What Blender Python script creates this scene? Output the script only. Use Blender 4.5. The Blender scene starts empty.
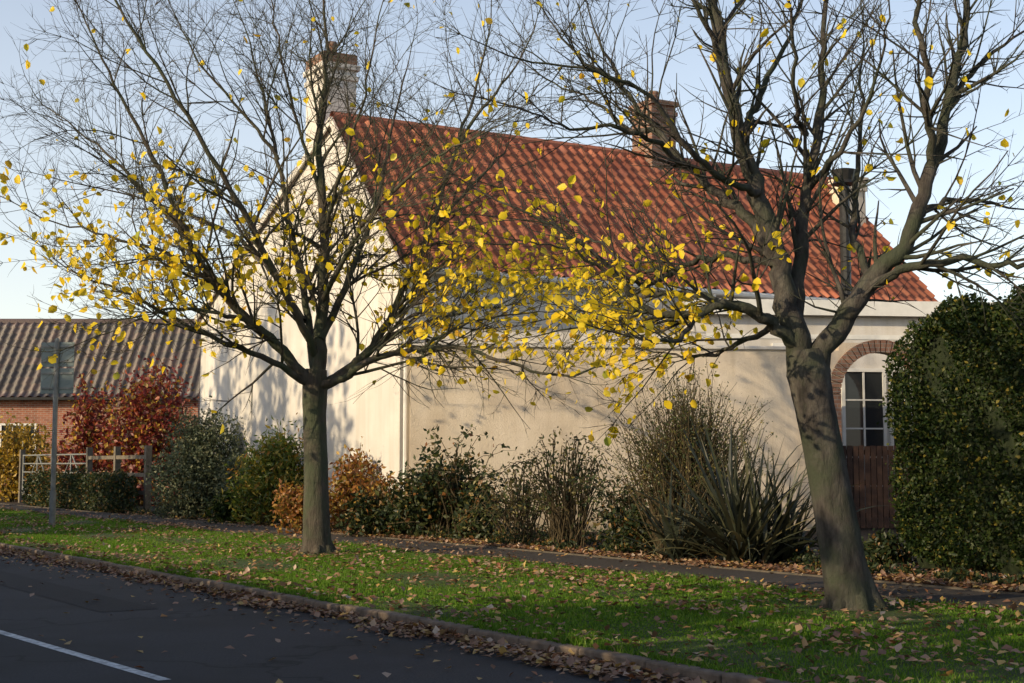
import bpy, math, random
import numpy as np
from mathutils import Vector, Matrix
random.seed(7); rng=np.random.default_rng(7)
scene=bpy.context.scene
# ------------------------------------------------------------ street frame
SX,SY=0.554,-0.833      # along the street (towards near-right)
TX,TY=0.833,0.554       # across the street (towards the houses)
def st(s,t,z=0.0): return (s*SX+t*TX, s*SY+t*TY, z)
# ------------------------------------------------------------ materials
def newmat(name):
    m=bpy.data.materials.new(name); m.use_nodes=True
    nt=m.node_tree; nt.nodes.clear()
    out=nt.nodes.new('ShaderNodeOutputMaterial'); return m,nt,out
def ramp(nt,fac,stops):
    r=nt.nodes.new('ShaderNodeValToRGB'); e=r.color_ramp.elements
    while len(e)<len(stops): e.new(0.5)
    for i,(p,c) in enumerate(stops):
        e[i].position=p; e[i].color=(*c,1)
    nt.links.new(fac,r.inputs[0]); return r.outputs[0]
def noise(nt,scale,detail=6,rough=0.6,vec=None):
    n=nt.nodes.new('ShaderNodeTexNoise'); n.inputs['Scale'].default_value=scale
    n.inputs['Detail'].default_value=detail; n.inputs['Roughness'].default_value=rough
    if vec is None:
        tc=nt.nodes.new('ShaderNodeTexCoord'); vec=tc.outputs['Object']
    nt.links.new(vec,n.inputs['Vector']); return n.outputs['Fac']
def mixc(nt,fac,a,b,mode='MIX'):
    m=nt.nodes.new('ShaderNodeMixRGB'); m.blend_type=mode
    for i,v in ((0,fac),(1,a),(2,b)):
        if hasattr(v,'is_linked') or hasattr(v,'links'): nt.links.new(v,m.inputs[i])
        elif i==0: m.inputs[0].default_value=v
        else: m.inputs[i].default_value=(*v,1)
    return m.outputs[0]
def surf(name,stops,scale=3,rough=0.85,bump=0.2,bscale=60,big=None,bdist=0.02,spec=0.3,stretch=None,cracks=False,streak=False):
    m,nt,out=newmat(name)
    vec=None
    if stretch:
        tc=nt.nodes.new('ShaderNodeTexCoord'); mp=nt.nodes.new('ShaderNodeMapping'); mp.inputs['Scale'].default_value=stretch
        nt.links.new(tc.outputs['Object'],mp.inputs[0]); vec=mp.outputs[0]
    c=ramp(nt,noise(nt,scale,vec=vec),stops)
    if big:
        c=mixc(nt,ramp(nt,noise(nt,big[0],4),[(0.42,(0,0,0)),(0.62,(1,1,1))]),c,big[1])
    if streak:   # rain streaks and grime down a wall
        tc=nt.nodes.new('ShaderNodeTexCoord'); mp=nt.nodes.new('ShaderNodeMapping'); mp.inputs['Scale'].default_value=(2.2,2.2,0.16)
        nt.links.new(tc.outputs['Object'],mp.inputs[0])
        c=mixc(nt,1.0,c,ramp(nt,noise(nt,1.4,6,0.65,mp.outputs[0]),[(0.32,(0.88,0.86,0.82)),(0.6,(1,1,1))]),'MULTIPLY')
        sp=nt.nodes.new('ShaderNodeSeparateXYZ'); nt.links.new(tc.outputs['Object'],sp.inputs[0])
        c=mixc(nt,1.0,c,ramp(nt,sp.outputs[2],[(0.0,(0.62,0.60,0.54)),(0.9,(1,1,1))]),'MULTIPLY')
    if cracks:
        tc=nt.nodes.new('ShaderNodeTexCoord'); nz=nt.nodes.new('ShaderNodeTexNoise'); nz.inputs['Scale'].default_value=1.5; nt.links.new(tc.outputs['Object'],nz.inputs['Vector'])
        va=nt.nodes.new('ShaderNodeVectorMath'); va.operation='MULTIPLY_ADD'; nt.links.new(nz.outputs['Color'],va.inputs[0]); va.inputs[1].default_value=(1.2,1.2,1.2); nt.links.new(tc.outputs['Object'],va.inputs[2])
        vo=nt.nodes.new('ShaderNodeTexVoronoi'); vo.feature='DISTANCE_TO_EDGE'; vo.inputs['Scale'].default_value=0.28; nt.links.new(va.outputs[0],vo.inputs['Vector'])
        c=mixc(nt,ramp(nt,vo.outputs['Distance'],[(0.0,(0.85,0.85,0.85)),(0.014,(0,0,0))]),c,(0.010,0.010,0.011))
    p=nt.nodes.new('ShaderNodeBsdfPrincipled'); nt.links.new(c,p.inputs['Base Color'])
    p.inputs['Roughness'].default_value=rough; p.inputs['Specular IOR Level'].default_value=spec
    if bump:
        b=nt.nodes.new('ShaderNodeBump'); b.inputs['Strength'].default_value=bump; b.inputs['Distance'].default_value=bdist
        nt.links.new(noise(nt,bscale,8,0.7,vec),b.inputs['Height']); nt.links.new(b.outputs[0],p.inputs['Normal'])
    nt.links.new(p.outputs[0],out.inputs[0]); return m
def leafmat(name,stops,trans=0.45,gloss=0.04):
    m,nt,out=newmat(name)
    g=nt.nodes.new('ShaderNodeNewGeometry')
    c=ramp(nt,g.outputs['Random Per Island'],stops)
    d=nt.nodes.new('ShaderNodeBsdfDiffuse'); t=nt.nodes.new('ShaderNodeBsdfTranslucent'); gl=nt.nodes.new('ShaderNodeBsdfGlossy')
    gl.inputs['Roughness'].default_value=0.5
    for x in (d,t): nt.links.new(c,x.inputs[0])
    m1=nt.nodes.new('ShaderNodeMixShader'); m1.inputs[0].default_value=trans
    nt.links.new(d.outputs[0],m1.inputs[1]); nt.links.new(t.outputs[0],m1.inputs[2])
    m2=nt.nodes.new('ShaderNodeMixShader'); m2.inputs[0].default_value=gloss
    nt.links.new(m1.outputs[0],m2.inputs[1]); nt.links.new(gl.outputs[0],m2.inputs[2])
    nt.links.new(m2.outputs[0],out.inputs[0]); return m
def tilemat(name,stops,dirt=(0.05,0.05,0.045),amt=0.5,rough=0.7):
    m,nt,out=newmat(name)
    uv=nt.nodes.new('ShaderNodeUVMap')
    fl=nt.nodes.new('ShaderNodeVectorMath'); fl.operation='FLOOR'; nt.links.new(uv.outputs[0],fl.inputs[0])
    wn=nt.nodes.new('ShaderNodeTexWhiteNoise'); wn.noise_dimensions='2D'; nt.links.new(fl.outputs[0],wn.inputs['Vector'])
    c=ramp(nt,wn.outputs['Value'],stops)
    f=ramp(nt,noise(nt,0.7,8,0.7),[(0.45,(0,0,0)),(0.75,(amt,amt,amt))])
    c=mixc(nt,f,c,dirt)
    c=mixc(nt,0.4,c,ramp(nt,noise(nt,12,5),[(0.3,(0.6,0.6,0.6)),(0.7,(1,1,1))]),'MULTIPLY')
    p=nt.nodes.new('ShaderNodeBsdfPrincipled'); nt.links.new(c,p.inputs['Base Color']); p.inputs['Roughness'].default_value=rough
    nt.links.new(p.outputs[0],out.inputs[0]); return m
def brickmat(name,c1,c2,mortar):
    m,nt,out=newmat(name)
    tc=nt.nodes.new('ShaderNodeTexCoord')
    sp=nt.nodes.new('ShaderNodeSeparateXYZ'); nt.links.new(tc.outputs['Object'],sp.inputs[0])
    ad=nt.nodes.new('ShaderNodeMath'); ad.operation='ADD'; nt.links.new(sp.outputs[0],ad.inputs[0]); nt.links.new(sp.outputs[1],ad.inputs[1])
    cb=nt.nodes.new('ShaderNodeCombineXYZ'); nt.links.new(ad.outputs[0],cb.inputs[0]); nt.links.new(sp.outputs[2],cb.inputs[1])
    b=nt.nodes.new('ShaderNodeTexBrick'); nt.links.new(cb.outputs[0],b.inputs['Vector'])
    b.inputs['Color1'].default_value=(*c1,1); b.inputs['Color2'].default_value=(*c2,1); b.inputs['Mortar'].default_value=(*mortar,1)
    b.inputs['Scale'].default_value=1; b.inputs['Brick Width'].default_value=0.3; b.inputs['Row Height'].default_value=0.1; b.inputs['Mortar Size'].default_value=0.012
    c=mixc(nt,0.6,b.outputs[0],ramp(nt,noise(nt,4,8),[(0.3,(0.5,0.5,0.5)),(0.7,(1,1,1))]),'MULTIPLY')
    p=nt.nodes.new('ShaderNodeBsdfPrincipled'); nt.links.new(c,p.inputs['Base Color']); p.inputs['Roughness'].default_value=0.9
    nt.links.new(p.outputs[0],out.inputs[0]); return m

M={}
M['asphalt']=surf('asphalt',[(0.3,(0.024,0.024,0.028)),(0.7,(0.062,0.061,0.066))],scale=40,bump=0.5,bscale=120,big=(0.5,(0.032,0.031,0.033)),rough=0.8,cracks=True)
M['patch']=surf('asphalt_repair',[(0.3,(0.018,0.018,0.020)),(0.7,(0.042,0.041,0.043))],scale=30,bump=0.5,bscale=120)
M['path']=surf('path_tarmac',[(0.3,(0.032,0.028,0.026)),(0.7,(0.065,0.056,0.048))],scale=15,bump=0.4,bscale=90)
M['grass_soil']=surf('grass_ground',[(0.3,(0.035,0.06,0.010)),(0.7,(0.06,0.10,0.018))],scale=5,bump=0.6,bscale=40,big=(0.6,(0.05,0.065,0.02)))
M['soil']=surf('soil',[(0.3,(0.025,0.018,0.012)),(0.7,(0.06,0.042,0.028))],scale=6,bump=0.8,bscale=25)
M['kerb']=surf('kerb_concrete',[(0.3,(0.11,0.085,0.065)),(0.7,(0.23,0.18,0.14))],scale=8,bump=0.3,bscale=60)
M['edging']=surf('edging_concrete',[(0.3,(0.06,0.055,0.045)),(0.7,(0.12,0.10,0.08))],scale=8,bump=0.3,bscale=60)
M['paint']=surf('road_paint',[(0.35,(0.35,0.35,0.35)),(0.6,(0.75,0.75,0.74))],scale=14,bump=0.2)
M['render_w']=surf('white_render',[(0.3,(0.58,0.555,0.525)),(0.7,(0.69,0.665,0.635))],scale=1.2,bump=0.35,bscale=30,big=(0.35,(0.56,0.54,0.51)),bdist=0.03,streak=True)
M['render_c']=surf('cream_render',[(0.3,(0.64,0.55,0.44)),(0.7,(0.74,0.655,0.54))],scale=1.1,bump=0.5,bscale=25,big=(0.4,(0.60,0.51,0.405)),bdist=0.04,streak=True)
M['white']=surf('white_paint',[(0.3,(0.62,0.62,0.60)),(0.7,(0.72,0.72,0.70))],scale=4,bump=0.05,rough=0.5)
M['grey']=surf('grey_roof_felt',[(0.3,(0.28,0.27,0.26)),(0.7,(0.38,0.37,0.35))],scale=4)
M['bark']=surf('bark',[(0.3,(0.040,0.034,0.027)),(0.7,(0.12,0.10,0.08))],scale=9,bump=1.0,bscale=16,big=(1.6,(0.06,0.072,0.042)),bdist=0.05,stretch=(1,1,0.3))
M['bark2']=surf('bark_dark',[(0.32,(0.024,0.021,0.019)),(0.5,(0.066,0.058,0.052)),(0.72,(0.13,0.12,0.10))],scale=9,bump=1.0,bscale=16,big=(1.9,(0.048,0.057,0.036)),bdist=0.05,stretch=(1,1,0.35))
M['stem']=surf('stem',[(0.3,(0.05,0.04,0.02)),(0.7,(0.12,0.09,0.05))],scale=5,bump=0)
M['tile']=tilemat('clay_pantile',[(0.0,(0.27,0.078,0.045)),(0.4,(0.42,0.13,0.07)),(0.8,(0.52,0.19,0.105)),(1,(0.30,0.10,0.07))],dirt=(0.20,0.08,0.055),amt=0.6)
M['tile_d']=tilemat('dark_pantile',[(0.0,(0.040,0.036,0.042)),(0.5,(0.08,0.066,0.068)),(1,(0.13,0.09,0.085))],rough=0.5)
M['brick']=brickmat('red_brick',(0.36,0.13,0.075),(0.26,0.085,0.05),(0.35,0.30,0.25))
M['brick_b']=brickmat('brown_brick',(0.22,0.11,0.075),(0.29,0.155,0.10),(0.25,0.21,0.18))
M['wood']=surf('weathered_wood',[(0.3,(0.10,0.085,0.065)),(0.7,(0.20,0.17,0.13))],scale=8,bump=0.3)
M['gatewood']=surf('dark_gate_wood',[(0.3,(0.03,0.016,0.012)),(0.7,(0.07,0.038,0.026))],scale=8,bump=0.3)
M['black']=surf('black_metal',[(0.3,(0.015,0.015,0.016)),(0.7,(0.03,0.03,0.03))],scale=8,bump=0.05,rough=0.4)
M['signback']=surf('sign_back_aluminium',[(0.3,(0.15,0.19,0.19)),(0.7,(0.22,0.27,0.26))],scale=3,bump=0.05,rough=0.45)
M['post']=surf('galvanised_post',[(0.3,(0.14,0.15,0.15)),(0.7,(0.24,0.25,0.24))],scale=6,bump=0.05,rough=0.5)
mg,nt,out=newmat('window_glass'); p=nt.nodes.new('ShaderNodeBsdfPrincipled'); p.inputs['Base Color'].default_value=(0.02,0.025,0.03,1); p.inputs['Roughness'].default_value=0.05
nt.links.new(p.outputs[0],out.inputs[0]); M['glass']=mg
Y_=[(0,(0.94,0.66,0.02)),(0.35,(0.97,0.76,0.04)),(0.7,(0.94,0.66,0.03)),(0.87,(0.85,0.70,0.07)),(0.95,(0.72,0.40,0.03)),(1,(0.42,0.46,0.06))]
M['l_yellow']=leafmat('yellow_leaf',Y_,0.5,0.02)
M['l_fallen']=leafmat('fallen_leaf',[(0,(0.13,0.06,0.03)),(0.35,(0.26,0.14,0.08)),(0.6,(0.38,0.25,0.17)),(0.8,(0.50,0.34,0.10)),(0.92,(0.32,0.11,0.04)),(1,(0.5,0.42,0.33))],0.15,0.08)
M['l_grass']=leafmat('grass_blade',[(0,(0.06,0.14,0.010)),(0.5,(0.12,0.25,0.016)),(0.9,(0.19,0.32,0.025)),(1,(0.25,0.24,0.08))],0.5,0.02)
M['l_hedge']=leafmat('hedge_leaf_darkened',[(0,(0.010,0.024,0.006)),(0.5,(0.022,0.043,0.009)),(0.85,(0.048,0.07,0.014)),(0.95,(0.12,0.12,0.025)),(1,(0.26,0.20,0.03))],0.3,0.02)  # shade on the hedge is put into these darkened leaf colours
M['l_dark']=leafmat('dark_leaf',[(0,(0.014,0.028,0.012)),(0.6,(0.04,0.06,0.02)),(0.85,(0.10,0.11,0.03)),(0.93,(0.22,0.09,0.03)),(1,(0.32,0.22,0.06))],0.35,0.03)
M['l_greygreen']=leafmat('grey_green_leaf',[(0,(0.05,0.075,0.045)),(0.6,(0.11,0.14,0.08)),(1,(0.24,0.24,0.12))],0.3)
M['l_broom']=leafmat('broom_leaf',[(0,(0.04,0.065,0.022)),(0.6,(0.10,0.13,0.04)),(1,(0.34,0.27,0.08))],0.4)
M['l_fern']=leafmat('yellow_green_leaf',[(0,(0.06,0.11,0.015)),(0.6,(0.16,0.21,0.03)),(0.9,(0.42,0.32,0.04)),(1,(0.38,0.16,0.03))],0.5)
M['l_orange']=leafmat('orange_leaf',[(0,(0.16,0.06,0.02)),(0.5,(0.32,0.13,0.025)),(0.7,(0.42,0.26,0.04)),(1,(0.09,0.10,0.02))],0.4)
M['l_red']=leafmat('red_leaf',[(0,(0.10,0.02,0.025)),(0.5,(0.26,0.04,0.03)),(0.7,(0.44,0.10,0.03)),(0.78,(0.10,0.09,0.03)),(1,(0.7,0.42,0.05))],0.5)
M['l_gold']=leafmat('gold_leaf',[(0,(0.12,0.12,0.02)),(0.5,(0.40,0.24,0.03)),(1,(0.55,0.38,0.04))],0.45)
M['l_sword']=leafmat('sword_leaf',[(0,(0.016,0.022,0.014)),(0.5,(0.032,0.040,0.022)),(0.85,(0.065,0.065,0.03)),(1,(0.22,0.19,0.09))],0.15,0.06)
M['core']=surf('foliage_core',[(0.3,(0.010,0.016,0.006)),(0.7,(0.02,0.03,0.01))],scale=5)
# ------------------------------------------------------------ mesh helpers
def mkobj(name,V,F,mat,parent=None,smooth=False,uv=None):
    V=np.asarray(V,dtype=np.float32)
    me=bpy.data.meshes.new(name)
    if isinstance(F,np.ndarray):
        nf,k=F.shape
        me.vertices.add(len(V)); me.vertices.foreach_set('co',V.ravel())
        me.loops.add(nf*k); me.loops.foreach_set('vertex_index',F.astype(np.int32).ravel())
        me.polygons.add(nf); me.polygons.foreach_set('loop_start',(np.arange(nf)*k).astype(np.int32))
        try: me.polygons.foreach_set('loop_total',np.full(nf,k,dtype=np.int32))
        except Exception: pass
        me.update(calc_edges=True); me.validate()
    else:
        me.from_pydata([tuple(map(float,v)) for v in V],[],F)
    me.materials.append(mat)
    if smooth: me.polygons.foreach_set('use_smooth',[True]*len(me.polygons))
    if uv is not None:
        l=me.uv_layers.new(name='UVMap'); li=np.empty(len(me.loops),dtype=np.int32); me.loops.foreach_get('vertex_index',li)
        l.data.foreach_set('uv',np.asarray(uv,dtype=np.float32)[li].ravel())
    me.update()
    o=bpy.data.objects.new(name,me); scene.collection.objects.link(o)
    if parent: o.parent=parent
    return o
def empty(name):
    e=bpy.data.objects.new(name,None); scene.collection.objects.link(e); e.empty_display_size=0.3; return e
def obox(V,F,o,a,b,c):
    o=np.array(o,float);a=np.array(a,float);b=np.array(b,float);c=np.array(c,float)
    n=len(V)
    for p in (o,o+a,o+a+b,o+b,o+c,o+a+c,o+a+b+c,o+b+c): V.append(p)
    F+= [(n,n+3,n+2,n+1),(n+4,n+5,n+6,n+7),(n,n+1,n+5,n+4),(n+1,n+2,n+6,n+5),(n+2,n+3,n+7,n+6),(n+3,n,n+4,n+7)]
def boxobj(name,boxes,mat,parent=None,bev=0.0):
    V=[];F=[]
    for b in boxes: obox(V,F,*b)
    o=mkobj(name,V,F,mat,parent)
    if bev:
        md=o.modifiers.new('bev','BEVEL'); md.width=bev; md.segments=2
    return o
class Tubes:
    def __init__(s): s.V=[];s.F=[]
    def add(s,pts,rad,sides):
        pts=np.asarray(pts,float); n0=len(s.V); n=len(pts)
        tan=np.gradient(pts,axis=0); tan/= (np.linalg.norm(tan,axis=1)[:,None]+1e-9)
        ref=np.array([0.31,0.85,0.42]) if abs(tan[0][1])<0.8 else np.array([1,0,0.2])
        ang=np.arange(sides)*2*math.pi/sides
        ca=np.cos(ang)[:,None]; sa=np.sin(ang)[:,None]
        for i in range(n):
            u=np.cross(tan[i],ref); u/=np.linalg.norm(u)+1e-9; w=np.cross(tan[i],u)
            s.V.extend(pts[i]+rad[i]*(ca*u+sa*w))
        for i in range(n-1):
            a=n0+i*sides; b=a+sides
            for j in range(sides):
                k=(j+1)%sides; s.F.append((a+j,a+k,b+k,b+j))
        s.F.append(tuple(range(n0+(n-1)*sides,n0+n*sides)))
def leaves(P,size,flat=0.0,wid=0.62,up=None,dirs=None):
    n=len(P); P=np.asarray(P,float)
    d=rng.normal(size=(n,3)) if dirs is None else dirs.copy()
    if flat: d[:,2]*=(1-flat)
    d/=np.linalg.norm(d,axis=1)[:,None]+1e-9
    nr=rng.normal(size=(n,3))
    if flat: nr=nr*(1-flat)+np.array([0,0,1.0])*flat*2
    sd=np.cross(d,nr); sd/=np.linalg.norm(sd,axis=1)[:,None]+1e-9
    up=np.cross(sd,d)
    sz=(size*rng.uniform(0.6,1.35,size=n))[:,None]
    a=P; b=P+sz*(0.45*d+0.5*wid*sd+0.12*up); c=P+sz*d; e=P+sz*(0.45*d-0.5*wid*sd+0.12*up)
    V=np.stack([a,b,c,e],1).reshape(-1,3)
    i=np.arange(n)[:,None]*4
    F=np.concatenate([i+np.array([0,1,2]),i+np.array([0,2,3])],0)
    return V,F
def leaves6(P,size,wid=0.7,dirs=None):
    """rounder, six-sided leaves with a folded midrib and curled tip"""
    n=len(P); P=np.asarray(P,float); d=dirs.copy(); d/=np.linalg.norm(d,axis=1)[:,None]+1e-9
    sd=np.cross(d,rng.normal(size=(n,3))); sd/=np.linalg.norm(sd,axis=1)[:,None]+1e-9; up=np.cross(sd,d)
    sz=(size*rng.uniform(0.55,1.3,size=n))[:,None]; cu=rng.uniform(0.0,0.3,size=n)[:,None]; fo=rng.uniform(0.03,0.22,size=n)[:,None]
    pts=[P, P+sz*(0.28*d+0.42*wid*sd+fo*up), P+sz*(0.68*d+0.40*wid*sd+fo*up-cu*0.4*up), P+sz*(d-cu*up),
         P+sz*(0.68*d-0.40*wid*sd+fo*up-cu*0.4*up), P+sz*(0.28*d-0.42*wid*sd+fo*up)]
    V=np.stack(pts,1).reshape(-1,3); i=np.arange(n)[:,None]*6
    F=np.concatenate([i+np.array([0,1,2,3]),i+np.array([0,3,4,5])],0); return V,F
# ------------------------------------------------------------ ground
def strip(name,s0,s1,t0,t1,z,mat,ns=1,ntt=1,und=0):
    V=[];F=[]
    for i in range(ns+1):
        for j in range(ntt+1):
            s=s0+(s1-s0)*i/ns; t=t0+(t1-t0)*j/ntt
            zz=z+(und*(math.sin(s*0.9+t)+math.sin(s*0.37-1.7*t)) if 0<j<ntt else 0)
            V.append(st(s,t,zz))
    for i in range(ns):
        for j in range(ntt):
            a=i*(ntt+1)+j; F.append((a,a+1,a+ntt+2,a+ntt+1))
    return mkobj(name,V,F,mat)
g=mkobj('ground',[(-1500,-1500,-0.13),(1500,-1500,-0.13),(1500,1500,-0.13),(-1500,1500,-0.13)],[(0,1,2,3)],M['grass_soil'])
strip('road',-300,150,-0.6,7.42,-0.10,M['asphalt'])
strip('road_repair_patch',-60,-16.5,5.25,5.95,-0.096,M['patch'])
def q4(s0,ta,s1,tb_,w,z): return [st(s0,ta-w/2,z),st(s1,tb_-w/2,z),st(s1,tb_+w/2,z),st(s0,ta+w/2,z)]
mkobj('road_markings',q4(-18.5,3.58,-11.05,4.05,0.11,-0.096)+q4(-30,3.2,-22,3.45,0.11,-0.096),[(0,1,2,3),(4,5,6,7)],M['paint'])
V=[];F=[]
for k in range(-130,45):
    jt=random.uniform(-0.010,0.010); jz=random.uniform(-0.010,0.008)
    o=st(k*0.92,7.42+jt,-0.12); a=np.array([SX,SY,0])*0.90; b=np.array([TX,TY,0])*0.15
    obox(V,F,o,a,b,(0,0,0.135+jz))
kb=mkobj('kerb',V,F,M['kerb']); md=kb.modifiers.new('b','BEVEL'); md.width=0.02; md.segments=2
strip('grass_verge',-300,150,7.56,13.1,0.0,M['grass_soil'],ns=300,ntt=8,und=0.012)
strip('footpath',-300,150,13.1,15.0,0.004,M['path'])
strip('planting_bed',-300,150,15.0,60,0.0,M['soil'],ns=2)
boxobj('path_edging',[(st(-120,15.0,-0.05),np.array([SX,SY,0])*150,np.array([TX,TY,0])*0.06,(0,0,0.08))],M['edging'])
strip('near_verge',-300,150,-12,-0.6,-0.02,M['grass_soil'])
def vis(s,t):
    x=s*SX+t*TX; y=s*SY+t*TY
    return (y>5)&(np.abs(x)<0.42*y)
def grass(n,s0,s1,t0,t1,h):
    s=rng.uniform(s0,s1,n); t=rng.uniform(t0,t1,n); k=vis(s,t); s=s[k];t=t[k]; n=len(s)
    x=s*SX+t*TX; y=s*SY+t*TY
    P=np.stack([x,y,np.full(n,-0.005)],1)
    a=rng.uniform(0,6.28,n); w=rng.uniform(0.006,0.014,n)
    d=np.stack([np.cos(a)*w,np.sin(a)*w,np.zeros(n)],1)
    patch=0.75+0.3*np.sin(s*1.3+t*2.1)+0.2*np.sin(s*0.5-t*1.7)
    hh=h*rng.uniform(0.5,1.4,n)*patch
    tip=P+np.stack([rng.normal(0,0.4,n)*hh,rng.normal(0,0.4,n)*hh,hh],1)
    V=np.stack([P-d,P+d,tip],1).reshape(-1,3); return V,np.arange(n*3).reshape(-1,3)
V1,F1=grass(170000,-28,-6,7.58,13.15,0.05)
V2,F2=grass(140000,-70,-28,7.58,13.15,0.06)
V3,F3=grass(9000,-60,-6,7.5,7.62,0.09); V4,F4=grass(9000,-60,-6,13.05,13.2,0.08)
Vs=[V1,V2,V3,V4];Fs=[F1,F2,F3,F4];off=0;FF=[]
for v,f in zip(Vs,Fs): FF.append(f+off); off+=len(v)
mkobj('grass',np.concatenate(Vs),np.concatenate(FF),M['l_grass'])
def scat(n,s0,s1,t0,t1,z0,sd=None):
    s=rng.uniform(s0,s1,n)
    t=rng.uniform(t0,t1,n) if sd is None else rng.normal((t0+t1)/2,sd,n)
    return np.stack([s*SX+t*TX,s*SY+t*TY,np.full(n,z0)+rng.uniform(0,0.03,n)],1)
def clump(n,nc,s0,s1,t0,t1,z0,r):
    cs=rng.uniform(s0,s1,nc); ct=rng.uniform(t0,t1,nc); k=rng.integers(0,nc,n)
    s=cs[k]+rng.normal(0,r*2.0,n); t=np.clip(ct[k]+rng.normal(0,r,n),t0,t1)
    return np.stack([s*SX+t*TX,s*SY+t*TY,np.full(n,z0)+rng.uniform(0,0.04,n)],1)
PL=[scat(2200,-60,-5,7.6,13.1,0.045),scat(450,-60,-5,13.2,14.9,0.012),scat(7500,-45,-5,15.05,18.5,0.03),scat(5500,-32,-5,15.0,15.6,0.03),
    scat(7000,-60,-5,7.22,7.42,-0.088,0.08),scat(1800,-60,-5,6.7,7.4,-0.09,0.35),scat(260,-50,-6,4,7.3,-0.09),scat(900,-60,-5,12.9,13.1,0.05,0.15),scat(5500,-14,-4,15,17,0.03),
    scat(1500,-50,-5,7.55,8.0,0.04,0.2),clump(2400,45,-45,-6,7.7,13,0.05,.35),clump(3000,40,-45,-6,6.95,7.40,-0.085,.15),clump(700,25,-45,-6,13.2,14.95,0.012,.2)]
for (cs,ct) in ((-11.25,12.0),(-23.2,11.3),(-17,11.6)):
    r=rng.normal(0,2.0,(1000,2)); s=cs+r[:,0]*1.4; t=ct+r[:,1]; k=(t>7.7)&(t<13.2); s=s[k];t=t[k]
    PL.append(np.stack([s*SX+t*TX,s*SY+t*TY,np.full(len(s),0.05)],1))
V,F=leaves(np.concatenate(PL),0.085,flat=0.7,wid=0.75)
mkobj('fallen_leaves',V,F,M['l_fallen'])
# ------------------------------------------------------------ roof tiling
def pantiles(name,O,U,Vv,Lu,Lv,mat,parent,tw=0.34,ch=0.42,rh=0.10,step=0.06):
    O=np.array(O,float);U=np.array(U,float);Vv=np.array(Vv,float);U/=np.linalg.norm(U);Vv/=np.linalg.norm(Vv)
    N=np.cross(U,Vv); 
    if N[2]<0:N=-N
    nc=int(round(Lu/tw)); tw=Lu/nc; nr=int(round(Lv/ch)); ch=Lv/nr
    sub=8; xs=np.arange(nc*sub+1)/sub
    prof=rh*(0.5+0.5*np.cos(2*np.pi*(xs%1.0)))**1.6
    V=[];UV=[]
    for r in range(nr):
        tj=np.repeat(rng.normal(0,0.008,nc+1),sub)[:len(xs)]
        for (vv,h) in ((r,step),(r+0.999,0.0)):
            V.append(O+np.outer(xs*tw,U)+vv*ch*Vv+np.outer(prof+h+tj,N)); UV.append(np.stack([xs-0.5+1e-3,np.full_like(xs,r+0.5)],1))
    V=np.concatenate(V);UV=np.concatenate(UV); w=len(xs)
    R=2*nr; i=np.arange(R-1)[:,None]*w+np.arange(w-1)[None,:]; i=i.ravel()
    F=np.stack([i,i+1,i+w+1,i+w],1)
    return mkobj(name,V,F,mat,parent,smooth=False,uv=UV)
# ------------------------------------------------------------ cottage
C=np.array([-2.68,34.0,0]); A=np.array([0.868,0.497,0]); B=np.array([-0.497,0.868,0]); Zu=np.array([0,0,1.0])
def HP(k,w,z): return C+k*A+w*B+z*Zu
L=17.6; EW=6.55; RW=4.2; RZ=10.85; BW=15.6; BZ=6.6
cot=empty('white_cottage')
prof=[(0,-0.05),(0,EW),(RW,RZ),(BW,BZ),(BW,-0.05)]
V=[HP(0,w,z) for w,z in prof]+[HP(L,w,z) for w,z in prof]
F=[(0,1,2,3,4),(9,8,7,6,5),(0,5,6,1),(3,8,9,4),(1,6,7,2),(2,7,8,3),(4,9,5,0)]
mkobj('walls',V,F,M['render_w'],cot)
sl=np.array([RW,RZ-EW]); sl/=np.linalg.norm(sl)
VU=B*sl[0]+Zu*sl[1]; nrm=-B*sl[1]+Zu*sl[0]
O=HP(-0.12,0,EW)-VU*0.45+nrm*0.06
slen=math.hypot(RW,RZ-EW)+0.45
pantiles('roof_tiles',O,A,VU,L+0.24,slen,M['tile'],cot)
boxobj('roof_deck',[(HP(-0.10,0,EW)-VU*0.42+nrm*0.003,A*(L+0.2),VU*(slen-0.06),nrm*0.05)],M['wood'],cot)
s2=np.array([BW-RW,BZ-RZ]); l2=np.linalg.norm(s2); s2/=l2; V2_=B*s2[0]+Zu*s2[1]; n2=-B*s2[1]+Zu*s2[0]
boxobj('rear_roof',[(HP(-0.1,RW,RZ)+n2*0.004,A*(L+0.2),V2_*(l2+0.3),n2*0.12)],M['tile'],cot)
tb=Tubes()
for i in range(int(L/0.45)+1):
    k=-0.1+i*0.45; tb.add([HP(k,RW,RZ+0.09),HP(k+0.46,RW,RZ+0.10)],[0.16,0.14],8)
mkobj('ridge_tiles',tb.V,tb.F,M['tile'],cot)
boxobj('verge',[(HP(-0.16,0,EW)-VU*0.42-nrm*0.10,A*0.06,VU*(slen-0.02),nrm*0.2),(HP(-0.16,RW,RZ)-n2*0.12,A*0.05,V2_*(l2+0.3),n2*0.2)],M['render_w'],cot)
boxobj('fascia',[(HP(0,-0.06,EW-0.30),A*L,B*0.055,Zu*0.24)],M['white'],cot)
tb=Tubes(); tb.add([HP(-0.2,-0.36,EW-0.26),HP(L+0.2,-0.36,EW-0.30)],[0.085,0.085],8)
tb.add([HP(0.1,-0.36,EW-0.3),HP(0.1,-0.33,EW-0.45),HP(0.1,-0.10,EW-0.75),HP(0.1,-0.09,0)],[0.055]*4,8)
tb.add([HP(9.2,-0.36,EW-0.3),HP(9.2,-0.33,EW-0.45),HP(9.2,-0.10,EW-0.75),HP(9.2,-0.09,0)],[0.05]*4,8)
mkobj('gutter_and_downpipes',tb.V,tb.F,M['white'],cot)
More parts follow.
